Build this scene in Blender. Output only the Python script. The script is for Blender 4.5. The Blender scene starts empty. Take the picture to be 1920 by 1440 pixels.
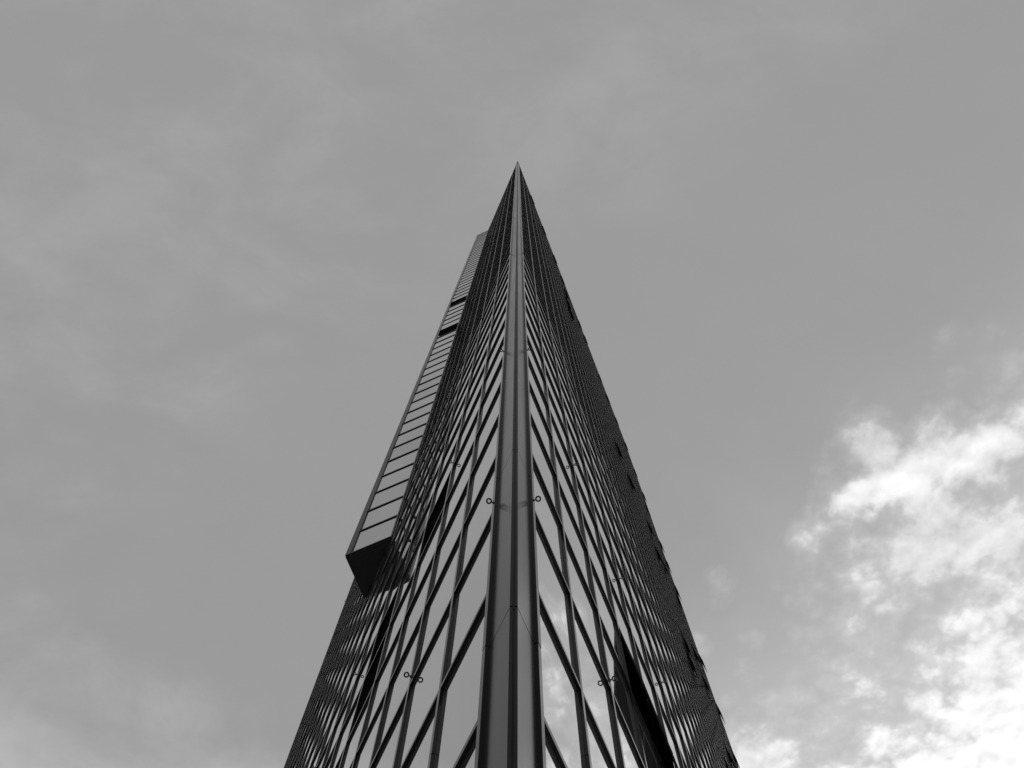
import bpy, math, random
import numpy as np
from mathutils import Matrix, Vector

random.seed(11)
rng = np.random.default_rng(11)
scene = bpy.context.scene
COL = scene.collection
R = math.radians

# ------------------------------------------------------------------ camera
CAM = np.array([0.0, 0.0, 1.6])
FPX = 1510.0                                   # focal length in pixels of a 1920 px wide frame
RIGHT = np.array([0.99970954, -0.02303147, 0.007099])
UP = np.array([-0.02410072, -0.95535674, 0.29447012])
FWD = np.array([0.0, 0.29455568, 0.95563432])
cam_data = bpy.data.cameras.new("camera")
cam_data.sensor_fit = 'HORIZONTAL'
cam_data.sensor_width = 36.0
cam_data.lens = FPX / 1920.0 * 36.0
cam_data.clip_start = 0.1
cam_data.clip_end = 9000.0
cam = bpy.data.objects.new("camera", cam_data)
COL.objects.link(cam)
cam.matrix_world = Matrix(((RIGHT[0], UP[0], -FWD[0], CAM[0]),
                           (RIGHT[1], UP[1], -FWD[1], CAM[1]),
                           (RIGHT[2], UP[2], -FWD[2], CAM[2]),
                           (0, 0, 0, 1)))
scene.camera = cam

# ------------------------------------------------------------------ colour management
scene.view_settings.view_transform = 'Standard'
scene.view_settings.look = 'None'
scene.view_settings.exposure = 0.0
scene.view_settings.gamma = 1.0
scene.view_settings.use_curve_mapping = False
scene.cycles.sample_clamp_indirect = 1.5

# ------------------------------------------------------------------ sun (veiled by the clouds low on the right)
SUN_AZ, SUN_EL = 52.0, 34.0                    # degrees clockwise from +Y, above the horizon
sun_data = bpy.data.lights.new("sun", 'SUN')
sun_data.energy = 1.0
sun_data.angle = R(12)
sun_data.color = (1.0, 1.0, 1.0)
sun = bpy.data.objects.new("sun", sun_data)
COL.objects.link(sun)
sd = Vector((math.sin(R(SUN_AZ)) * math.cos(R(SUN_EL)), math.cos(R(SUN_AZ)) * math.cos(R(SUN_EL)), math.sin(R(SUN_EL))))
sun.rotation_euler = sd.to_track_quat('Z', 'Y').to_euler()

# ------------------------------------------------------------------ sky: daylight sky, photographed in black and white, with clouds
world = bpy.data.worlds.new("World")
scene.world = world
world.use_nodes = True
nt = world.node_tree
nt.nodes.clear()


class NB:
    """small node-building helper"""
    def __init__(self, tree):
        self.t = tree

    def n(self, kind, **kw):
        nd = self.t.nodes.new(kind)
        for k, v in kw.items():
            setattr(nd, k, v)
        return nd

    def put(self, sock, v):
        if isinstance(v, bpy.types.NodeSocket):
            self.t.links.new(v, sock)
        else:
            sock.default_value = v

    def m(self, op, a, b=0.0, c=None, clamp=False):
        nd = self.n('ShaderNodeMath', operation=op, use_clamp=clamp)
        self.put(nd.inputs[0], a)
        self.put(nd.inputs[1], b)
        if c is not None:
            self.put(nd.inputs[2], c)
        return nd.outputs[0]

    def step(self, v, lo, hi, a=0.0, b=1.0, kind='SMOOTHSTEP'):
        nd = self.n('ShaderNodeMapRange', interpolation_type=kind)
        self.put(nd.inputs[0], v)
        for i, x in enumerate((lo, hi, a, b)):
            self.put(nd.inputs[1 + i], x)
        return nd.outputs[0]

    def noise(self, vec, scale, detail=8.0, rough=0.55, dist=0.0, w=None, dim='3D'):
        nd = self.n('ShaderNodeTexNoise', noise_dimensions='4D' if w is not None else dim)
        self.put(nd.inputs['Vector'], vec)
        nd.inputs['Scale'].default_value = scale
        nd.inputs['Detail'].default_value = detail
        nd.inputs['Roughness'].default_value = rough
        nd.inputs['Distortion'].default_value = dist
        if w is not None:
            nd.inputs['W'].default_value = w
        return nd.outputs[0]

    def mix(self, f, a, b):
        nd = self.n('ShaderNodeMix', data_type='FLOAT')
        self.put(nd.inputs[0], f)
        self.put(nd.inputs[2], a)
        self.put(nd.inputs[3], b)
        return nd.outputs[0]

    def vec(self, x, y, z=0.0):
        nd = self.n('ShaderNodeCombineXYZ')
        for i, v in enumerate((x, y, z)):
            self.put(nd.inputs[i], v)
        return nd.outputs[0]


w = NB(nt)
SKY_STRENGTH = 0.1
sky = w.n('ShaderNodeTexSky', sky_type='NISHITA', sun_disc=False)
sky.sun_elevation = R(SUN_EL)
sky.sun_rotation = R(SUN_AZ)
sky.air_density = 1.0
sky.dust_density = 2.0
bw = w.n('ShaderNodeRGBToBW')
nt.links.new(sky.outputs[0], bw.inputs[0])
clear = bw.outputs[0]

geo = w.n('ShaderNodeTexCoord')
sep = w.n('ShaderNodeSeparateXYZ')
nt.links.new(geo.outputs['Generated'], sep.inputs[0])
dx, dy, dz = sep.outputs
zc = w.m('MAXIMUM', dz, 0.07)
px = w.m('DIVIDE', dx, zc)                     # coordinates on a flat cloud layer overhead
py = w.m('DIVIDE', dy, zc)
P = w.vec(px, py, 0.0)

def blob(cx, cy, rx, ry, ang=0.0, amp=1.0):
    ca, sa = math.cos(R(ang)), math.sin(R(ang))
    ux = w.m('SUBTRACT', px, cx)
    uy = w.m('SUBTRACT', py, cy)
    a = w.m('ADD', w.m('MULTIPLY', ux, ca / rx), w.m('MULTIPLY', uy, sa / rx))
    b = w.m('ADD', w.m('MULTIPLY', ux, -sa / ry), w.m('MULTIPLY', uy, ca / ry))
    r2 = w.m('ADD', w.m('MULTIPLY', a, a), w.m('MULTIPLY', b, b))
    return w.m('MULTIPLY', w.m('POWER', 2.718, w.m('MULTIPLY', r2, -1.0)), amp)

def add(*vs):
    o = vs[0]
    for v in vs[1:]:
        o = w.m('ADD', o, v)
    return o

# smooth thin veil that thickens towards the horizon on the sun's side
side = w.m('ADD', w.m('MULTIPLY', px, 0.60), w.m('MULTIPLY', py, 0.58))
veil_n = w.noise(P, 3.4, 6.0, 0.52, 0.5, w=3.1)
veil_s = w.m('ADD', side, w.m('MULTIPLY', w.m('SUBTRACT', veil_n, 0.5), 0.50))
veil = w.step(veil_s, 0.34, 1.05)
# high wisps, mottled and streaky
wis = w.n('ShaderNodeMapping')
wis.inputs['Rotation'].default_value = (0, 0, R(35))
wis.inputs['Scale'].default_value = (3.4, 5.6, 1.0)
nt.links.new(P, wis.inputs['Vector'])
wisp_n = w.noise(wis.outputs[0], 1.5, 10.0, 0.62, 0.35, w=7.7)
patch = w.noise(P, 1.9, 2.0, 0.5, 0.0, w=4.4)
patch = w.step(w.m('SUBTRACT', patch, w.m('ADD', w.m('MULTIPLY', px, 0.30), w.m('MULTIPLY', py, 0.35))), 0.38, 0.66)
wisp = w.m('MULTIPLY', w.step(wisp_n, 0.38, 0.74), w.m('ADD', 0.12, w.m('MULTIPLY', patch, 0.88)))
# pale bank along the horizon
rr = w.m('SQRT', w.m('ADD', w.m('MULTIPLY', px, px), w.m('MULTIPLY', py, py)))
bank_n = w.noise(P, 3.6, 9.0, 0.58, 0.25, w=1.9)
bank = w.step(w.m('ADD', rr, w.m('MULTIPLY', w.m('SUBTRACT', bank_n, 0.5), 0.8)), 0.90, 1.30)
# cumulus
ridge = blob(0.54, 0.425, 0.13, 0.035, -27, 1.0)
cov = add(w.step(side, 0.28, 1.05, -0.54, 0.20, 'LINEAR'),
          w.m('MULTIPLY', ridge, 0.52),
          blob(0.47, 0.385, 0.06, 0.055, 0, 0.36),
          blob(0.55, 0.36, 0.09, 0.04, -25, 0.14),
          blob(0.54, 0.53, 0.13, 0.06, -15, 0.29),
          blob(0.66, 0.33, 0.14, 0.09, -40, 0.24),
          blob(0.64, 0.56, 0.09, 0.10, 0, 0.19),
          blob(0.375, 0.90, 0.06, 0.07, 0, 0.46),
          blob(0.63, 0.60, 0.15, 0.17, 20, 0.10),
          blob(0.405, 0.53, 0.03, 0.022, 0, 0.24),
          blob(0.74, 0.74, 0.10, 0.13, 0, 0.18),
          blob(0.78, 0.95, 0.26, 0.16, 0, 0.20))
big = w.noise(P, 7.0, 3.0, 0.5, 0.2, w=5.3)
puff = w.noise(P, 15.0, 9.0, 0.56, 0.10, w=2.4)
warp = w.n('ShaderNodeTexNoise', noise_dimensions='3D')
nt.links.new(P, warp.inputs['Vector'])
warp.inputs['Scale'].default_value = 22.0
warp.inputs['Detail'].default_value = 4.0
wv = w.n('ShaderNodeVectorMath', operation='MULTIPLY_ADD')
nt.links.new(warp.outputs['Color'], wv.inputs[0])
wv.inputs[1].default_value = (0.034, 0.034, 0.0)
nt.links.new(P, wv.inputs[2])
vor = w.n('ShaderNodeTexVoronoi', voronoi_dimensions='2D', feature='SMOOTH_F1', normalize=True)
nt.links.new(wv.outputs[0], vor.inputs['Vector'])
vor.inputs['Scale'].default_value = 15.0
vor.inputs['Detail'].default_value = 3.0
vor.inputs['Roughness'].default_value = 0.55
vor.inputs['Smoothness'].default_value = 0.25
heap = w.m('SUBTRACT', 0.42, vor.outputs['Distance'])
dens_raw = add(cov, w.m('MULTIPLY', w.m('SUBTRACT', big, 0.5), 0.42), w.m('MULTIPLY', w.m('SUBTRACT', puff, 0.5), 0.85), w.m('MULTIPLY', heap, 0.65), -0.065)
cum = w.step(dens_raw, 0.02, 0.27)
haloc = w.step(dens_raw, -0.26, 0.14)
off = w.n('ShaderNodeVectorMath', operation='ADD')
nt.links.new(P, off.inputs[0])
off.inputs[1].default_value = (-0.006, -0.014, 0.0)
puff2 = w.noise(off.outputs[0], 15.0, 9.0, 0.56, 0.10, w=2.4)
relief = w.m('ADD', w.m('MULTIPLY', w.m('SUBTRACT', puff, puff2), 1.1), w.m('MULTIPLY', heap, 0.45))

# a thin high overcast evens out the clear sky
base = w.mix(0.92, w.m('MINIMUM', clear, 5.0), 3.40)
lum = w.m('ADD', base, w.m('MULTIPLY', wisp, 0.50))
lum = w.mix(w.m('MULTIPLY', veil, 0.95), lum, 5.7)
lum = w.mix(w.m('MULTIPLY', bank, 0.80), lum, 5.5)
lum = w.mix(w.m('MULTIPLY', haloc, 0.75), lum, w.m('MULTIPLY', w.step(side, 0.50, 0.95, 4.9, 7.2, 'LINEAR'), w.m('ADD', 1.0, w.m('MULTIPLY', relief, 0.4))))
cl = add(w.step(side, 0.55, 1.00, 6.1, 10.2, 'LINEAR'), w.m('MULTIPLY', ridge, 3.2))
cl = w.m('MULTIPLY', cl, w.m('ADD', 1.0, relief))
lum = w.mix(w.m('MULTIPLY', cum, 0.95), lum, cl)
bg = w.n('ShaderNodeBackground')
nt.links.new(lum, bg.inputs['Color'])
bg.inputs['Strength'].default_value = SKY_STRENGTH
out = w.n('ShaderNodeOutputWorld')
nt.links.new(bg.outputs[0], out.inputs['Surface'])

# ------------------------------------------------------------------ materials (a black and white place: every colour is a grey)
def material(name, grey, rough, metallic=0.0, ior=1.5, bump=0.0, bump_scale=4.0, var=0.0, var_scale=3.0, rough_var=0.0, streak=False):
    m = bpy.data.materials.new(name)
    m.use_nodes = True
    t = m.node_tree
    b = NB(t)
    p = t.nodes['Principled BSDF']
    p.inputs['Base Color'].default_value = (grey, grey, grey, 1)
    p.inputs['Roughness'].default_value = rough
    p.inputs['Metallic'].default_value = metallic
    p.inputs['IOR'].default_value = ior
    tc = b.n('ShaderNodeNewGeometry').outputs['Position']
    if var or rough_var:
        v = tc
        if streak:
            mp = b.n('ShaderNodeMapping')
            mp.inputs['Scale'].default_value = (1.0, 1.0, 0.12)
            t.links.new(tc, mp.inputs['Vector'])
            v = mp.outputs[0]
        n1 = b.noise(v, var_scale, 6.0, 0.6)
        if var:
            g = b.step(n1, 0.25, 0.75, grey * (1 - var), grey * (1 + var), 'LINEAR')
            t.links.new(b.vec(g, g, g), p.inputs['Base Color'])
        if rough_var:
            t.links.new(b.step(n1, 0.3, 0.7, rough - rough_var, rough + rough_var, 'LINEAR'), p.inputs['Roughness'])
    if bump:
        n2 = b.noise(tc, bump_scale, 3.0, 0.5)
        bp = b.n('ShaderNodeBump')
        bp.inputs['Strength'].default_value = 1.0
        bp.inputs['Distance'].default_value = bump
        t.links.new(n2, bp.inputs['Height'])
        t.links.new(bp.outputs[0], p.inputs['Normal'])
    return m

M_GLASS = material("mirror_glass", 0.80, 0.0, metallic=0.955, bump=0.0012, bump_scale=0.9, var=0.03, var_scale=0.35)
M_GLASS_SIDE = material("grey_mirror_glass", 0.68, 0.0, metallic=1.0, bump=0.0012, bump_scale=0.9, var=0.03, var_scale=0.35)
for _m, _g in ((M_GLASS, 0.80), (M_GLASS_SIDE, 0.68)):
    _b = NB(_m.node_tree)
    _rand = _b.n('ShaderNodeObjectInfo').outputs['Random']
    _val = _b.step(_rand, 0.0, 1.0, _g * 0.90, _g * 1.08, 'LINEAR')
    _m.node_tree.links.new(_b.vec(_val, _val, _val), _m.node_tree.nodes['Principled BSDF'].inputs['Base Color'])
M_GASKET = material("rubber_gasket", 0.02, 0.5)
M_FRAME = material("dark_anodised_frame", 0.018, 0.10, ior=1.37, var=0.3, var_scale=2.0, rough_var=0.03, streak=True)
M_PANEL = material("dark_coated_panel", 0.022, 0.21, ior=1.45, bump=0.002, bump_scale=0.8, var=0.22, var_scale=1.2, rough_var=0.05, streak=True)
M_POST = material("dark_corner_profile", 0.012, 0.4, ior=1.30, var=0.2)
M_VOID = material("unlit_interior", 0.006, 0.9)  # near-black base colour stands in for the shade of unlit rooms
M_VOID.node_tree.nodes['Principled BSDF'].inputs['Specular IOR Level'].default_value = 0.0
M_TINT = material("matt_black_vent_panel", 0.008, 0.7, ior=1.25)
M_STEEL = material("black_steel", 0.015, 0.45)
M_SOFFIT = material("dark_soffit_sheet", 0.010, 0.5, var=0.2)
M_GROUND = material("stone_paving", 0.17, 0.8, var=0.25, var_scale=0.8)
M_ROOF = material("roof_gravel", 0.2, 0.9, var=0.3, var_scale=5.0)

# ------------------------------------------------------------------ mesh helpers
class MB:
    def __init__(self):
        self.v, self.f, self.mi, self.n = [], [], [], 0

    def add(self, verts, faces, mat=0):
        o = self.n
        self.v.extend([tuple(float(c) for c in p) for p in verts])
        self.f.extend([tuple(i + o for i in f) for f in faces])
        self.mi.extend([mat] * len(faces))
        self.n += len(verts)

    def prism(self, poly, z0, z1, mat=0, caps=True):
        """poly: counter-clockwise plan outline"""
        k = len(poly)
        vs = [(x, y, z0) for x, y in poly] + [(x, y, z1) for x, y in poly]
        fs = [(i, (i + 1) % k, (i + 1) % k + k, i + k) for i in range(k)]
        if caps:
            fs += [tuple(range(k - 1, -1, -1)), tuple(range(k, 2 * k))]
        self.add(vs, fs, mat)

    def box(self, x0, x1, y0, y1, z0, z1, mat=0):
        self.prism([(x0, y0), (x1, y0), (x1, y1), (x0, y1)], z0, z1, mat)

    def mesh(self, name, mats, smooth=None):
        me = bpy.data.meshes.new(name)
        me.from_pydata(self.v, [], self.f)
        for m in mats:
            me.materials.append(m)
        me.polygons.foreach_set('material_index', self.mi)
        me.polygons.foreach_set('use_smooth', [bool(smooth) and s in smooth for s in self.mi])
        me.update()
        return me

    def arrays(self):
        return np.array(self.v), self.f, self.mi


def link(name, me, parent=None, mw=None):
    o = bpy.data.objects.new(name, me)
    COL.objects.link(o)
    if parent is not None:
        o.parent = parent
    if mw is not None:
        o.matrix_local = mw
    return o

# ------------------------------------------------------------------ ground
gm = MB()
gm.add([(-4000, -4000, 0), (4000, -4000, 0), (4000, 4000, 0), (-4000, 4000, 0)], [(0, 1, 2, 3)])
g = link("ground", gm.mesh("ground", [M_GROUND]))
g['kind'] = 'structure'

# ------------------------------------------------------------------ tower layout
CX, CY = 0.118, 7.5                            # the sharp corner
PW = 0.0625                                    # half width of the corner profile
H = 3.5043                                     # storey height
Z0 = 15.077                                    # lower edge of one transom row
KLO, KHI = -4, 66                              # storeys (rows of panes) below and above that row
ZT = 250.66                                    # roof line
FD = 0.080                                      # depth of the frame profiles
TW, TH = 0.14, 0.12                            # mullion face width, transom face height


class Face:
    def __init__(self, az, x0, m0, m1, bay, n, end, left):
        a = R(az)
        self.d = np.array([math.sin(a), math.cos(a)])
        self.n = np.array([-self.d[1], self.d[0]]) if left else np.array([self.d[1], -self.d[0]])
        self.P = np.array([x0, CY])
        self.left = left
        self.mull = [m0] + [m1 + i * bay for i in range(n)]   # edge nearest the corner of every mullion
        self.end = end

    def at(self, u, off):
        return self.P + u * self.d + off * self.n

    def frame(self, u, off, z):
        """local x along the face (to the right seen from outside), y outwards, z up"""
        x = self.d if self.left else -self.d
        q = self.at(u, off)
        return Matrix(((x[0], self.n[0], 0, q[0]), (x[1], self.n[1], 0, q[1]), (0, 0, 1, z), (0, 0, 0, 1)))


LEFT = Face(-22.50, CX - PW, 0.851, 3.280, 2.8758, 18, 52.35, True)
RIGHTF = Face(22.99, CX + PW, 0.760, 3.241, 2.9034, 33, 96.30, False)

root = bpy.data.objects.new("glass_tower", None)
COL.objects.link(root)
root['label'] = "dark knife edged glass tower rising to a sharp point against the cloudy sky"
root['category'] = "tower"
root.location = (CX, CY, 0)
INV = Matrix.Translation((-CX, -CY, 0))


def part(name, me, mw=None, parent=None, stuff=False):
    o = bpy.data.objects.new(name, me)
    COL.objects.link(o)
    if parent is None:
        o.parent = root
        o.matrix_local = INV @ (mw if mw is not None else Matrix.Identity(4))
    else:
        o.parent = parent
        if mw is not None:
            o.matrix_local = mw
    if stuff:
        o['kind'] = 'stuff'
    return o


def screen(pts):
    d = np.asarray(pts, float) - CAM
    z = d @ FWD
    z = np.where(z < 0.05, 0.05, z)
    return np.stack([960 + FPX * (d @ RIGHT) / z, 720 - FPX * (d @ UP) / z], -1), (d @ FWD)


def area_px(quad):
    """how large a quad shows in the frame"""
    s, z = screen(quad)
    if (z < 0.2).any():
        return 0.0
    if s[:, 0].max() < 0 or s[:, 0].min() > 1920 or s[:, 1].max() < 0 or s[:, 1].min() > 1440:
        return 0.0
    x, y = np.clip(s[:, 0], 0, 1920), np.clip(s[:, 1], 0, 1440)
    return 0.5 * abs(np.dot(x, np.roll(y, -1)) - np.dot(y, np.roll(x, -1)))


def place(name, items, stuff_name, mats, smooth=None, limit=300):
    """items: (area, mesh builder key, mesh, matrix); the largest become parts of their own, the rest one joined part"""
    items.sort(key=lambda t: -t[0])
    for a, me, arr, mw in items[:limit]:
        part(name, me, mw)
    rest = items[limit:]
    if not rest:
        return
    vs, loops, starts, totals, mis = [], [], [], [], []
    o, lo = 0, 0
    for a, me, (v, fl, ft, mi), mw in rest:
        Mx = np.array(mw)
        vs.append(v @ Mx[:3, :3].T + Mx[:3, 3])
        loops.append(fl + o)
        totals.append(ft)
        mis.append(mi)
        o += len(v)
    vs = np.concatenate(vs); loops = np.concatenate(loops); totals = np.concatenate(totals); mis = np.concatenate(mis)
    me = bpy.data.meshes.new(stuff_name)
    me.vertices.add(len(vs)); me.vertices.foreach_set('co', vs.astype(np.float32).ravel())
    me.loops.add(len(loops)); me.loops.foreach_set('vertex_index', loops.astype(np.int32))
    me.polygons.add(len(totals))
    me.polygons.foreach_set('loop_start', (np.cumsum(totals) - totals).astype(np.int32))
    me.polygons.foreach_set('loop_total', totals.astype(np.int32))
    for m in mats:
        me.materials.append(m)
    me.polygons.foreach_set('material_index', mis.astype(np.int32))
    me.polygons.foreach_set('use_smooth', np.isin(mis, list(smooth or ())))
    me.update(calc_edges=True)
    me.validate()
    part(stuff_name, me, None, None, True)


def pack(mb):
    fl = np.array([i for f in mb.f for i in f])
    ft = np.array([len(f) for f in mb.f])
    return (np.array(mb.v), fl, ft, np.array(mb.mi))


def pane_builder(wd, ht, bulge):
    """a glass pane, very slightly pillowed, held by a narrow gasket; centred, y outwards"""
    mb = MB()
    N = 5
    gx = np.linspace(-wd / 2, wd / 2, N)
    gz = np.linspace(-ht / 2, ht / 2, N)
    vs, fs = [], []
    for j in range(N):
        for i in range(N):
            a, b = 2 * gx[i] / wd, 2 * gz[j] / ht
            vs.append((gx[i], bulge * (1 - a * a) * (1 - b * b), gz[j]))
    for j in range(N - 1):
        for i in range(N - 1):
            q = j * N + i
            fs.append((q + 1, q, q + N, q + N + 1))
    mb.add(vs, fs, 0)
    gk, pr = 0.018, 0.010
    a, b = wd / 2, ht / 2
    o = [(-a, pr, -b), (a, pr, -b), (a, pr, b), (-a, pr, b)]
    i_ = [(-a + gk, pr, -b + gk), (a - gk, pr, -b + gk), (a - gk, pr, b - gk), (-a + gk, pr, b - gk)]
    k_ = [(x, 0.0 - 0.004, z) for x, _, z in i_]
    mb.add(o + i_ + k_, [(1, 0, 4, 5), (2, 1, 5, 6), (3, 2, 6, 7), (0, 3, 7, 4),
                         (5, 4, 8, 9), (6, 5, 9, 10), (7, 6, 10, 11), (4, 7, 11, 8)], 1)
    return mb


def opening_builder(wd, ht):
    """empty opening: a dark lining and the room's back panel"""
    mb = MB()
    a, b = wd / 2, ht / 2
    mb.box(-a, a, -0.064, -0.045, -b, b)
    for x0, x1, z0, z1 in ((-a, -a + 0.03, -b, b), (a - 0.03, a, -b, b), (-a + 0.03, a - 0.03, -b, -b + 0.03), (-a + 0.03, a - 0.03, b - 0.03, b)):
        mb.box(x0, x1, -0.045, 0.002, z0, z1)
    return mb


_cache = {}
def cached(key, fn, mats, smooth=None):
    if key not in _cache:
        mb = fn()
        _cache[key] = (mb.mesh(key[0], mats, smooth), pack(mb))
    return _cache[key]


def profile_v(x0, x1, y0, y1, ht, c=0.006):
    """upright profile with eased outer arrises"""
    mb = MB()
    mb.prism([(x0, y0), (x1, y0), (x1, y1 - c), (x1 - c, y1), (x0 + c, y1), (x0, y1 - c)], 0, ht)
    return mb


def profile_h(wd, y0, y1, ht, c=0.006):
    """level profile from -wd/2 to wd/2 along x, rising from 0 to ht"""
    mb = MB()
    yz = [(y0, 0), (y1 - c, 0), (y1, c), (y1, ht - c), (y1 - c, ht), (y0, ht)]
    k = len(yz)
    vs = [(-wd / 2, y, z) for y, z in yz] + [(wd / 2, y, z) for y, z in yz]
    fs = [(i, i + k, (i + 1) % k + k, (i + 1) % k) for i in range(k)] + [tuple(range(k)), tuple(range(2 * k - 1, k - 1, -1))]
    fs = [tuple(reversed(f)) for f in fs]
    mb.add(vs, fs)
    return mb


# windows standing open: (face, bay, storey, tilt in degrees)
VOID = {(False, 9, 26), (True, 2, 4), (True, 4, 4), (True, 4, 3), (True, 12, 10), (True, 13, 10), (True, 7, 30), (False, 5, 44)}   # panes swung away, room darkness painted on a near-black sheet behind
OPEN = [(RIGHTF, 3, 2, 7.4), (RIGHTF, 4, 2, 7.2)]
for b, k in ((3, 62), (6, 61), (9, 61), (11, 60), (16, 61), (18, 62), (22, 61), (24, 60), (27, 61), (30, 61),
             (32, 54), (32, 46), (32, 40), (32, 33), (32, 29), (31, 25)):
    OPEN.append((RIGHTF, b if b < 33 else 32, k, random.uniform(5.2, 6.8)))
for i in range(20):
    b = int(8 + 24 * random.random() ** 0.6)
    OPEN.append((RIGHTF, b, random.randint(14, 62), random.uniform(4.5, 6.5)))
open_set = {}
for f, b, k, t in OPEN:
    open_set[(f.left, b, k)] = t

panes, transoms, mullions = [], [], []
open_items = []
BULGES = [0.004, 0.0025, -0.002, 0.005, 0.001, -0.0035]
SPL = [Z0 - H / 2 + 2 * H * i for i in range(-2, 36)]         # heights of the splices in mullions and corner sheets
SPL = [0.0] + [z for z in SPL if 1.0 < z < ZT - 2] + [ZT - 0.30]

for f in (LEFT, RIGHTF):
    nb = len(f.mull) - 1
    for j in range(nb):
        u0, u1 = f.mull[j] + TW, f.mull[j + 1]
        uc, wd = (u0 + u1) / 2, u1 - u0
        key_w = round(wd, 4)
        for k in range(KLO, KHI + 1):
            zb = Z0 + k * H + TH
            zt_ = min(Z0 + (k + 1) * H, ZT - 0.30 - TH if k == KHI else 1e9)
            ht = zt_ - zb
            zc_ = (zb + zt_) / 2
            quad = [(*f.at(u0, 0), zb), (*f.at(u1, 0), zb), (*f.at(u1, 0), zt_), (*f.at(u0, 0), zt_)]
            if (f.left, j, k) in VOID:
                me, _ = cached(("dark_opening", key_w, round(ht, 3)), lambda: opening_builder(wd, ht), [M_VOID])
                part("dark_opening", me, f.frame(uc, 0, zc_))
            elif (f.left, j, k) in open_set:
                open_items.append((f, uc, wd, zt_, ht, open_set[(f.left, j, k)]))
            else:
                bi = int(rng.integers(len(BULGES)))
                me, arr = cached(("window_pane", key_w, round(ht, 3), bi),
                                 lambda: pane_builder(wd, ht, BULGES[bi]), [M_GLASS, M_GASKET], {0})
                tilt = Matrix.Rotation(R(rng.normal(0, 0.06)), 4, 'X') @ Matrix.Rotation(R(rng.normal(0, 0.06)), 4, 'Z')
                panes.append((area_px(quad), me, arr, f.frame(uc, 0, zc_) @ tilt))
            me, arr = cached(("transom", key_w), lambda: profile_h(wd, -0.05, FD - 0.005, TH), [M_FRAME])
            tq = [(*f.at(u0, 0), zb), (*f.at(u1, 0), zb), (*f.at(u1, FD), zb - TH), (*f.at(u0, FD), zb - TH)]
            transoms.append((area_px(tq), me, arr, f.frame(uc, float(np.clip(rng.normal(0, 0.002), -0.004, 0.001)), zb - TH)))
        # head rail under the coping
        me, arr = cached(("transom", key_w), lambda: profile_h(wd, -0.05, FD - 0.005, TH), [M_FRAME])
        transoms.append((0.0, me, arr, f.frame(uc, 0, ZT - 0.30 - TH)))
    for j, u in enumerate(f.mull):
        for i in range(len(SPL) - 1):
            z0, z1 = SPL[i] + (0.011 if i else 0), SPL[i + 1] - 0.011
            me, arr = cached(("mullion", round(z1 - z0, 3)), lambda: profile_v(-TW / 2, TW / 2, -0.05, FD, z1 - z0), [M_FRAME])
            q = [(*f.at(u, 0), z0), (*f.at(u + TW, FD), z0), (*f.at(u + TW, FD), z1), (*f.at(u, 0), z1)]
            mullions.append((area_px(q), me, arr, f.frame(u + TW / 2, float(np.clip(rng.normal(0, 0.002), -0.003, 0.004)), z0)))

place("window_pane", panes, "window_pane", [M_GLASS, M_GASKET], {0})
place("transom", transoms, "transom", [M_FRAME])
place("mullion", mullions, "mullion", [M_FRAME])

# ------------------------------------------------------------------ open windows: top hung sashes pushed out at the bottom
def sash_builder(wd, ht):
    mb = MB()
    s, dp = 0.07, 0.055
    a = wd / 2 - 0.006
    mb.box(-a, -a + s, 0.0, dp, -ht + 0.006, 0.0)
    mb.box(a - s, a, 0.0, dp, -ht + 0.006, 0.0)
    mb.box(-a + s, a - s, 0.0, dp - 0.004, -ht + 0.006, -ht + s)
    mb.box(-a + s, a - s, 0.0, dp - 0.004, -s, 0.0)
    return mb

def leaf_builder(wd, ht):
    mb = MB()
    a, b0, b1 = wd / 2 - 0.076, -ht + 0.07, -0.07
    mb.box(-a, a, 0.008, 0.030, b0, b1, 1)
    mb.add([(-a, 0.034, b0), (a, 0.034, b0), (a, 0.034, b1), (-a, 0.034, b1)], [(1, 0, 3, 2)], 0)
    return mb

for f, uc, wd, zt_, ht, tilt in open_items:
    kw = (round(wd, 4), round(ht, 3))
    me, _ = cached(("open_window",) + kw, lambda: sash_builder(wd, ht), [M_FRAME])
    o = part("open_window", me, f.frame(uc, 0.012, zt_) @ Matrix.Rotation(R(tilt), 4, 'X'))
    me, _ = cached(("sash_glass",) + kw, lambda: leaf_builder(wd, ht), [M_TINT, M_TINT])
    part("vent_panel", me, None, o)

# ------------------------------------------------------------------ core behind the glazing, far walls, roof
far_l = LEFT.at(LEFT.end, 0)
far_r = RIGHTF.at(RIGHTF.end, 0)
cl0, cr0 = LEFT.at(0.03, -0.065), RIGHTF.at(0.03, -0.065)
cl1, cr1 = LEFT.at(LEFT.end - 0.1, -0.065), RIGHTF.at(RIGHTF.end - 0.1, -0.065)
mb = MB()
mb.prism([tuple(cl0), tuple(cr0), tuple(cr1), tuple(cl1)], 0.0, ZT - 0.32)
part("inner_wall", mb.mesh("inner_wall", [M_VOID]))
mb = MB()
c = [LEFT.at(0.2, -0.07), RIGHTF.at(0.2, -0.07), RIGHTF.at(RIGHTF.end - 0.2, -0.07), LEFT.at(LEFT.end - 0.2, -0.07)]
mb.prism([tuple(p) for p in c], ZT - 0.315, ZT - 0.28)
part("roof", mb.mesh("roof", [M_ROOF]))

def strip(fpts, thick, z0, z1, mb):
    """a wall along a plan polyline of (outer) points, thickness given by the inner points"""
    mb.prism(fpts, z0, z1)

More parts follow.
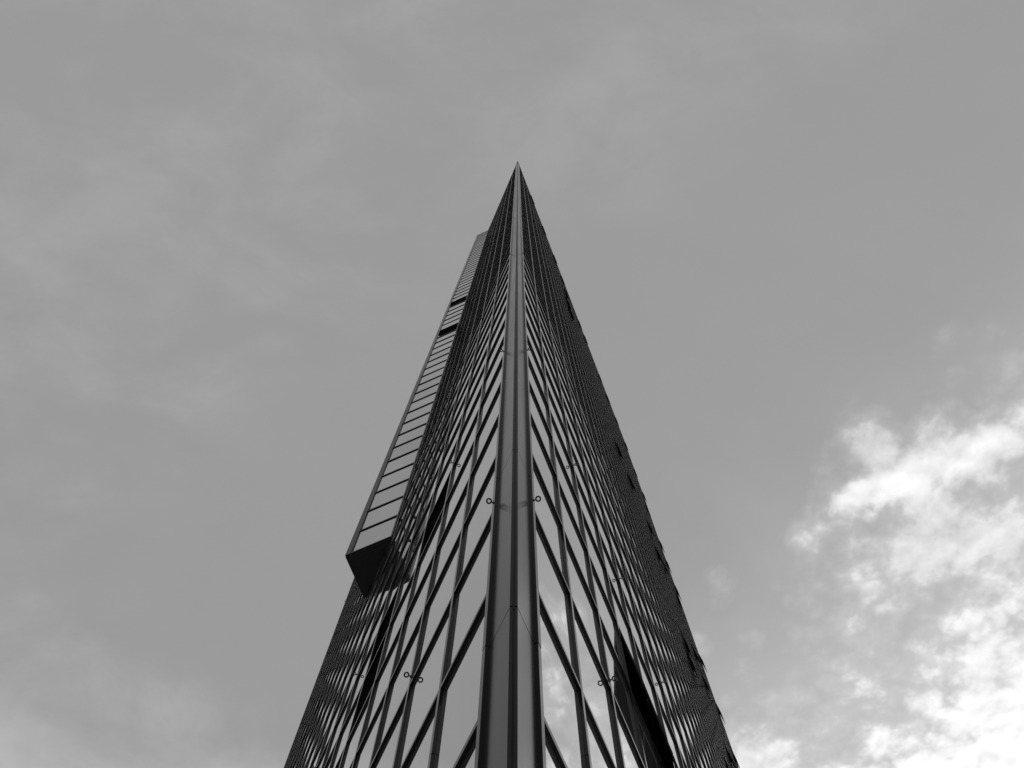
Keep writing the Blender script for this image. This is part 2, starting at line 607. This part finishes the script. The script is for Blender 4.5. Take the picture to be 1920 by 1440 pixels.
mb = MB()
for f in (LEFT, RIGHTF):
    a, b = f.at(0.0, 0.095), f.at(f.end + 0.05, 0.095)
    a2, b2 = f.at(0.35, -0.30), f.at(f.end + 0.05, -0.30)
    pts = [tuple(a), tuple(b), tuple(b2), tuple(a2)]
    if not f.left:
        pass
    # make counter-clockwise
    ar = sum(pts[i][0] * pts[(i + 1) % 4][1] - pts[(i + 1) % 4][0] * pts[i][1] for i in range(4))
    if ar < 0:
        pts.reverse()
    mb.prism(pts, ZT - 0.30, ZT - (0.0 if f.left else 0.003))
# pointed end of the coping
la, ra = LEFT.at(0.0, 0.095), RIGHTF.at(0.0, 0.095)
mb.prism([(CX, CY - 0.33), tuple(ra), tuple(RIGHTF.at(0.35, -0.30)), tuple(LEFT.at(0.35, -0.30)), tuple(la)], ZT - 0.298, ZT + 0.004)
part("coping", mb.mesh("coping", [M_SOFFIT]))

# end walls away from the camera
mb = MB()
e0, e1 = LEFT.at(LEFT.end, 0.04), RIGHTF.at(RIGHTF.end, 0.04)
dv = (e1 - e0) / np.linalg.norm(e1 - e0)
nv = np.array([-dv[1], dv[0]])
mb.prism([tuple(e0), tuple(e1), tuple(e1 + nv * 0.3), tuple(e0 + nv * 0.3)], 0.0, ZT - 0.302)
part("end_wall", mb.mesh("end_wall", [M_PANEL]))

# ------------------------------------------------------------------ sharp corner: folded sheets and the slotted profile between them
for f in (LEFT, RIGHTF):
    wd = f.mull[0]
    for i in range(len(SPL) - 1):
        z0, z1 = SPL[i] + (0.014 if i else 0), SPL[i + 1] - 0.014
        def build():
            b = MB()
            a = wd / 2 - 0.001
            cc = 0.003
            b.prism([(-a, -0.05), (a, -0.05), (a, -cc), (a - cc, 0.0), (-a + cc, 0.0), (-a, -cc)], 0, z1 - z0)
            return b
        me, _ = cached(("corner_panel", round(wd, 4), round(z1 - z0, 3)), build, [M_PANEL])
        part("corner_panel", me, f.frame(wd / 2, 0, z0))
for i in range(len(SPL) - 1):
    z0, z1 = SPL[i] + (0.018 if i else 0), SPL[i + 1] - 0.018
    def build():
        b = MB()
        hw, sl = PW + 0.004, 0.020
        b.prism([(-hw, -0.012), (-sl, -0.012), (-sl, 0.05), (-hw, 0.05)], 0, z1 - z0)
        b.prism([(sl, -0.012), (hw, -0.012), (hw, 0.05), (sl, 0.05)], 0, z1 - z0)
        b.add([(-sl, 0.045, 0), (sl, 0.045, 0), (sl, 0.045, z1 - z0), (-sl, 0.045, z1 - z0)], [(0, 1, 2, 3)], 1)
        return b
    me, _ = cached(("corner_post", round(z1 - z0, 3)), build, [M_POST, M_POST])
    part("corner_post", me, Matrix.Translation((CX, CY, z0)))

# ------------------------------------------------------------------ eye bolts for rope access
def eye_bolt():
    b = MB()
    # back plate and shank pointing outwards (+y)
    b.box(-0.035, 0.035, 0.0, 0.014, -0.035, 0.035)
    k = 8
    ring = [(0.016 * math.cos(2 * math.pi * i / k), 0.016 * math.sin(2 * math.pi * i / k)) for i in range(k)]
    vs = [(x, 0.014, z) for x, z in ring] + [(x * 0.9, 0.070, z * 0.9) for x, z in ring]
    b.add(vs, [(i, i + k, (i + 1) % k + k, (i + 1) % k) for i in range(k)])
    N, M_ = 18, 6
    R0, r0, yc = 0.055, 0.020, 0.115
    vs, fs = [], []
    for i in range(N):
        a = 2 * math.pi * i / N
        for j in range(M_):
            t = 2 * math.pi * j / M_
            rr_ = R0 + r0 * math.cos(t)
            vs.append((rr_ * math.cos(a), yc + rr_ * math.sin(a), r0 * math.sin(t)))
    for i in range(N):
        for j in range(M_):
            fs.append((i * M_ + j, ((i + 1) % N) * M_ + j, ((i + 1) % N) * M_ + (j + 1) % M_, i * M_ + (j + 1) % M_))
    b.add(vs, fs)
    return b.mesh("eye_bolt", [M_STEEL])

me_eye = eye_bolt()
for f in (LEFT, RIGHTF):
    for j in range(0, len(f.mull), 2):
        for q in (-1, 0, 1, 3, 5, 7, 9, 11, 13, 15):
            z = 19.0 + q * 4 * H
            if z > ZT - 6 or z < 3:
                continue
            if q > 7 and j > 8:
                continue
            part("eye_bolt", me_eye, f.frame(f.mull[j] + TW / 2, FD, z) @ Matrix.Rotation(R(28 if f.left else -28), 4, 'Y'))

# ------------------------------------------------------------------ triangular bay hung on the left face
A_, T_, B_ = LEFT.at(21.98, 0.0), LEFT.at(24.81, 2.52), LEFT.at(27.55, 0.0)
ZB = 53.60
nd = (T_ - A_) / np.linalg.norm(T_ - A_)                     # along the near wall, from the face to the tip
nn = np.array([-nd[1], nd[0]])
if nn @ (-A_) < 0:
    nn = -nn                                                # outwards, towards the street
LW = float(np.linalg.norm(T_ - A_))
hd = (B_ - T_) / np.linalg.norm(B_ - T_)
oriel = bpy.data.objects.new("triangular_bay", None)
COL.objects.link(oriel)
oriel.parent = root
oriel.matrix_local = INV.copy()


def sub(name, me, mw=None, stuff=False):
    return part(name, me, mw if mw is not None else Matrix.Identity(4), oriel, stuff)


def ccw(pts):
    ar = sum(pts[i][0] * pts[(i + 1) % len(pts)][1] - pts[(i + 1) % len(pts)][0] * pts[i][1] for i in range(len(pts)))
    return list(reversed(pts)) if ar < 0 else pts

xdir = nd if (nd[0] * nn[1] - nd[1] * nn[0]) > 0 else -nd    # right handed: x cross y = z
def bay_frame(s, off, z):
    q = A_ + nd * s + nn * off
    return Matrix(((xdir[0], nn[0], 0, q[0]), (xdir[1], nn[1], 0, q[1]), (0, 0, 1, z), (0, 0, 0, 1)))

SLOT_H = 4.4
SLOTS = [123.4 - SLOT_H, 145.6 - SLOT_H]
sections = [(ZB, SLOTS[0]), (SLOTS[0] + SLOT_H, SLOTS[1]), (SLOTS[1] + SLOT_H, ZT - 0.1)]
TRIM_T, TRIM_A = 0.46, 0.13
TR = 0.13                                                   # height of the bay's level profiles
for si, (za, zb) in enumerate(sections):
    # body: solid behind the glazing
    mb = MB()
    mb.prism(ccw([tuple(A_ - nn * 0.06 - LEFT.n * 0.05), tuple(T_ - nn * 0.06 + hd * 0.02), tuple(B_ - LEFT.n * 0.05)]), za + 0.10, zb - 0.05)
    sub("bay_wall", mb.mesh("bay_wall", [M_PANEL]))
    mb = MB()
    mb.prism(ccw([tuple(A_ - LEFT.n * 0.05), tuple(A_ + nn * 0.0 + nd * 0.02), tuple(T_), tuple(B_), tuple(B_ - LEFT.n * 0.05)]), za, za + 0.098)
    sub("soffit", mb.mesh("soffit", [M_SOFFIT]))
    mb = MB()
    mb.prism(ccw([tuple(A_ - LEFT.n * 0.05), tuple(A_ + nd * 0.02), tuple(T_), tuple(B_), tuple(B_ - LEFT.n * 0.05)]), zb - 0.048, zb)
    sub("bay_roof", mb.mesh("bay_roof", [M_SOFFIT]))
    n = max(1, round((zb - za) / H))
    st = (zb - za) / n
    wd = LW - TRIM_T - TRIM_A
    uc = TRIM_A + wd / 2
    for i in range(n + 1):
        z = min(za + 0.10 + i * st, zb - 0.05 - TR)
        me, _ = cached(("transom", "bay"), lambda: profile_h(wd, -0.05, 0.085, TR), [M_FRAME])
        sub("transom", me, bay_frame(uc, 0, z))
        if i < n:
            ht = min(st - TR, zb - 0.05 - TR - (z + TR))
            bi = int(rng.integers(len(BULGES)))
            me, _ = cached(("window_pane", "bay", round(ht, 3), bi), lambda: pane_builder(wd, ht, BULGES[bi] * 0.6), [M_GLASS_SIDE, M_GASKET], {0})
            tilt = Matrix.Rotation(R(rng.normal(0, 0.12)), 4, 'X') @ Matrix.Rotation(R(rng.normal(0, 0.12)), 4, 'Z')
            sub("window_pane", me, bay_frame(uc, 0, z + TR + ht / 2) @ tilt)
REC = 1.25
mb = profile_v(-TRIM_T / 2, TRIM_T / 2, -0.04, 0.10, ZT - 0.12 - ZB - 0.10)
sub("corner_trim", mb.mesh("corner_trim", [M_PANEL]), bay_frame(LW - TRIM_T / 2, 0, ZB + 0.10))
mb = profile_v(-TRIM_A / 2, TRIM_A / 2, -0.04, 0.06, ZT - 0.12 - ZB - 0.10)
sub("edge_trim", mb.mesh("edge_trim", [M_PANEL]), bay_frame(TRIM_A / 2, 0, ZB + 0.10))
for zs in SLOTS:                                            # set back storeys between the sections
    a = A_ - nn * REC
    t = T_ + hd * (REC / abs(hd @ nn))
    # keep the set back wall starting on the face
    mb = MB()
    mb.prism(ccw([tuple(A_ - LEFT.n * 0.05 + LEFT.d * 1.30), tuple(t - hd * 0.0), tuple(B_ - LEFT.n * 0.05)]), zs, zs + SLOT_H)
    sub("recessed_wall", mb.mesh("recessed_wall", [M_PANEL]))
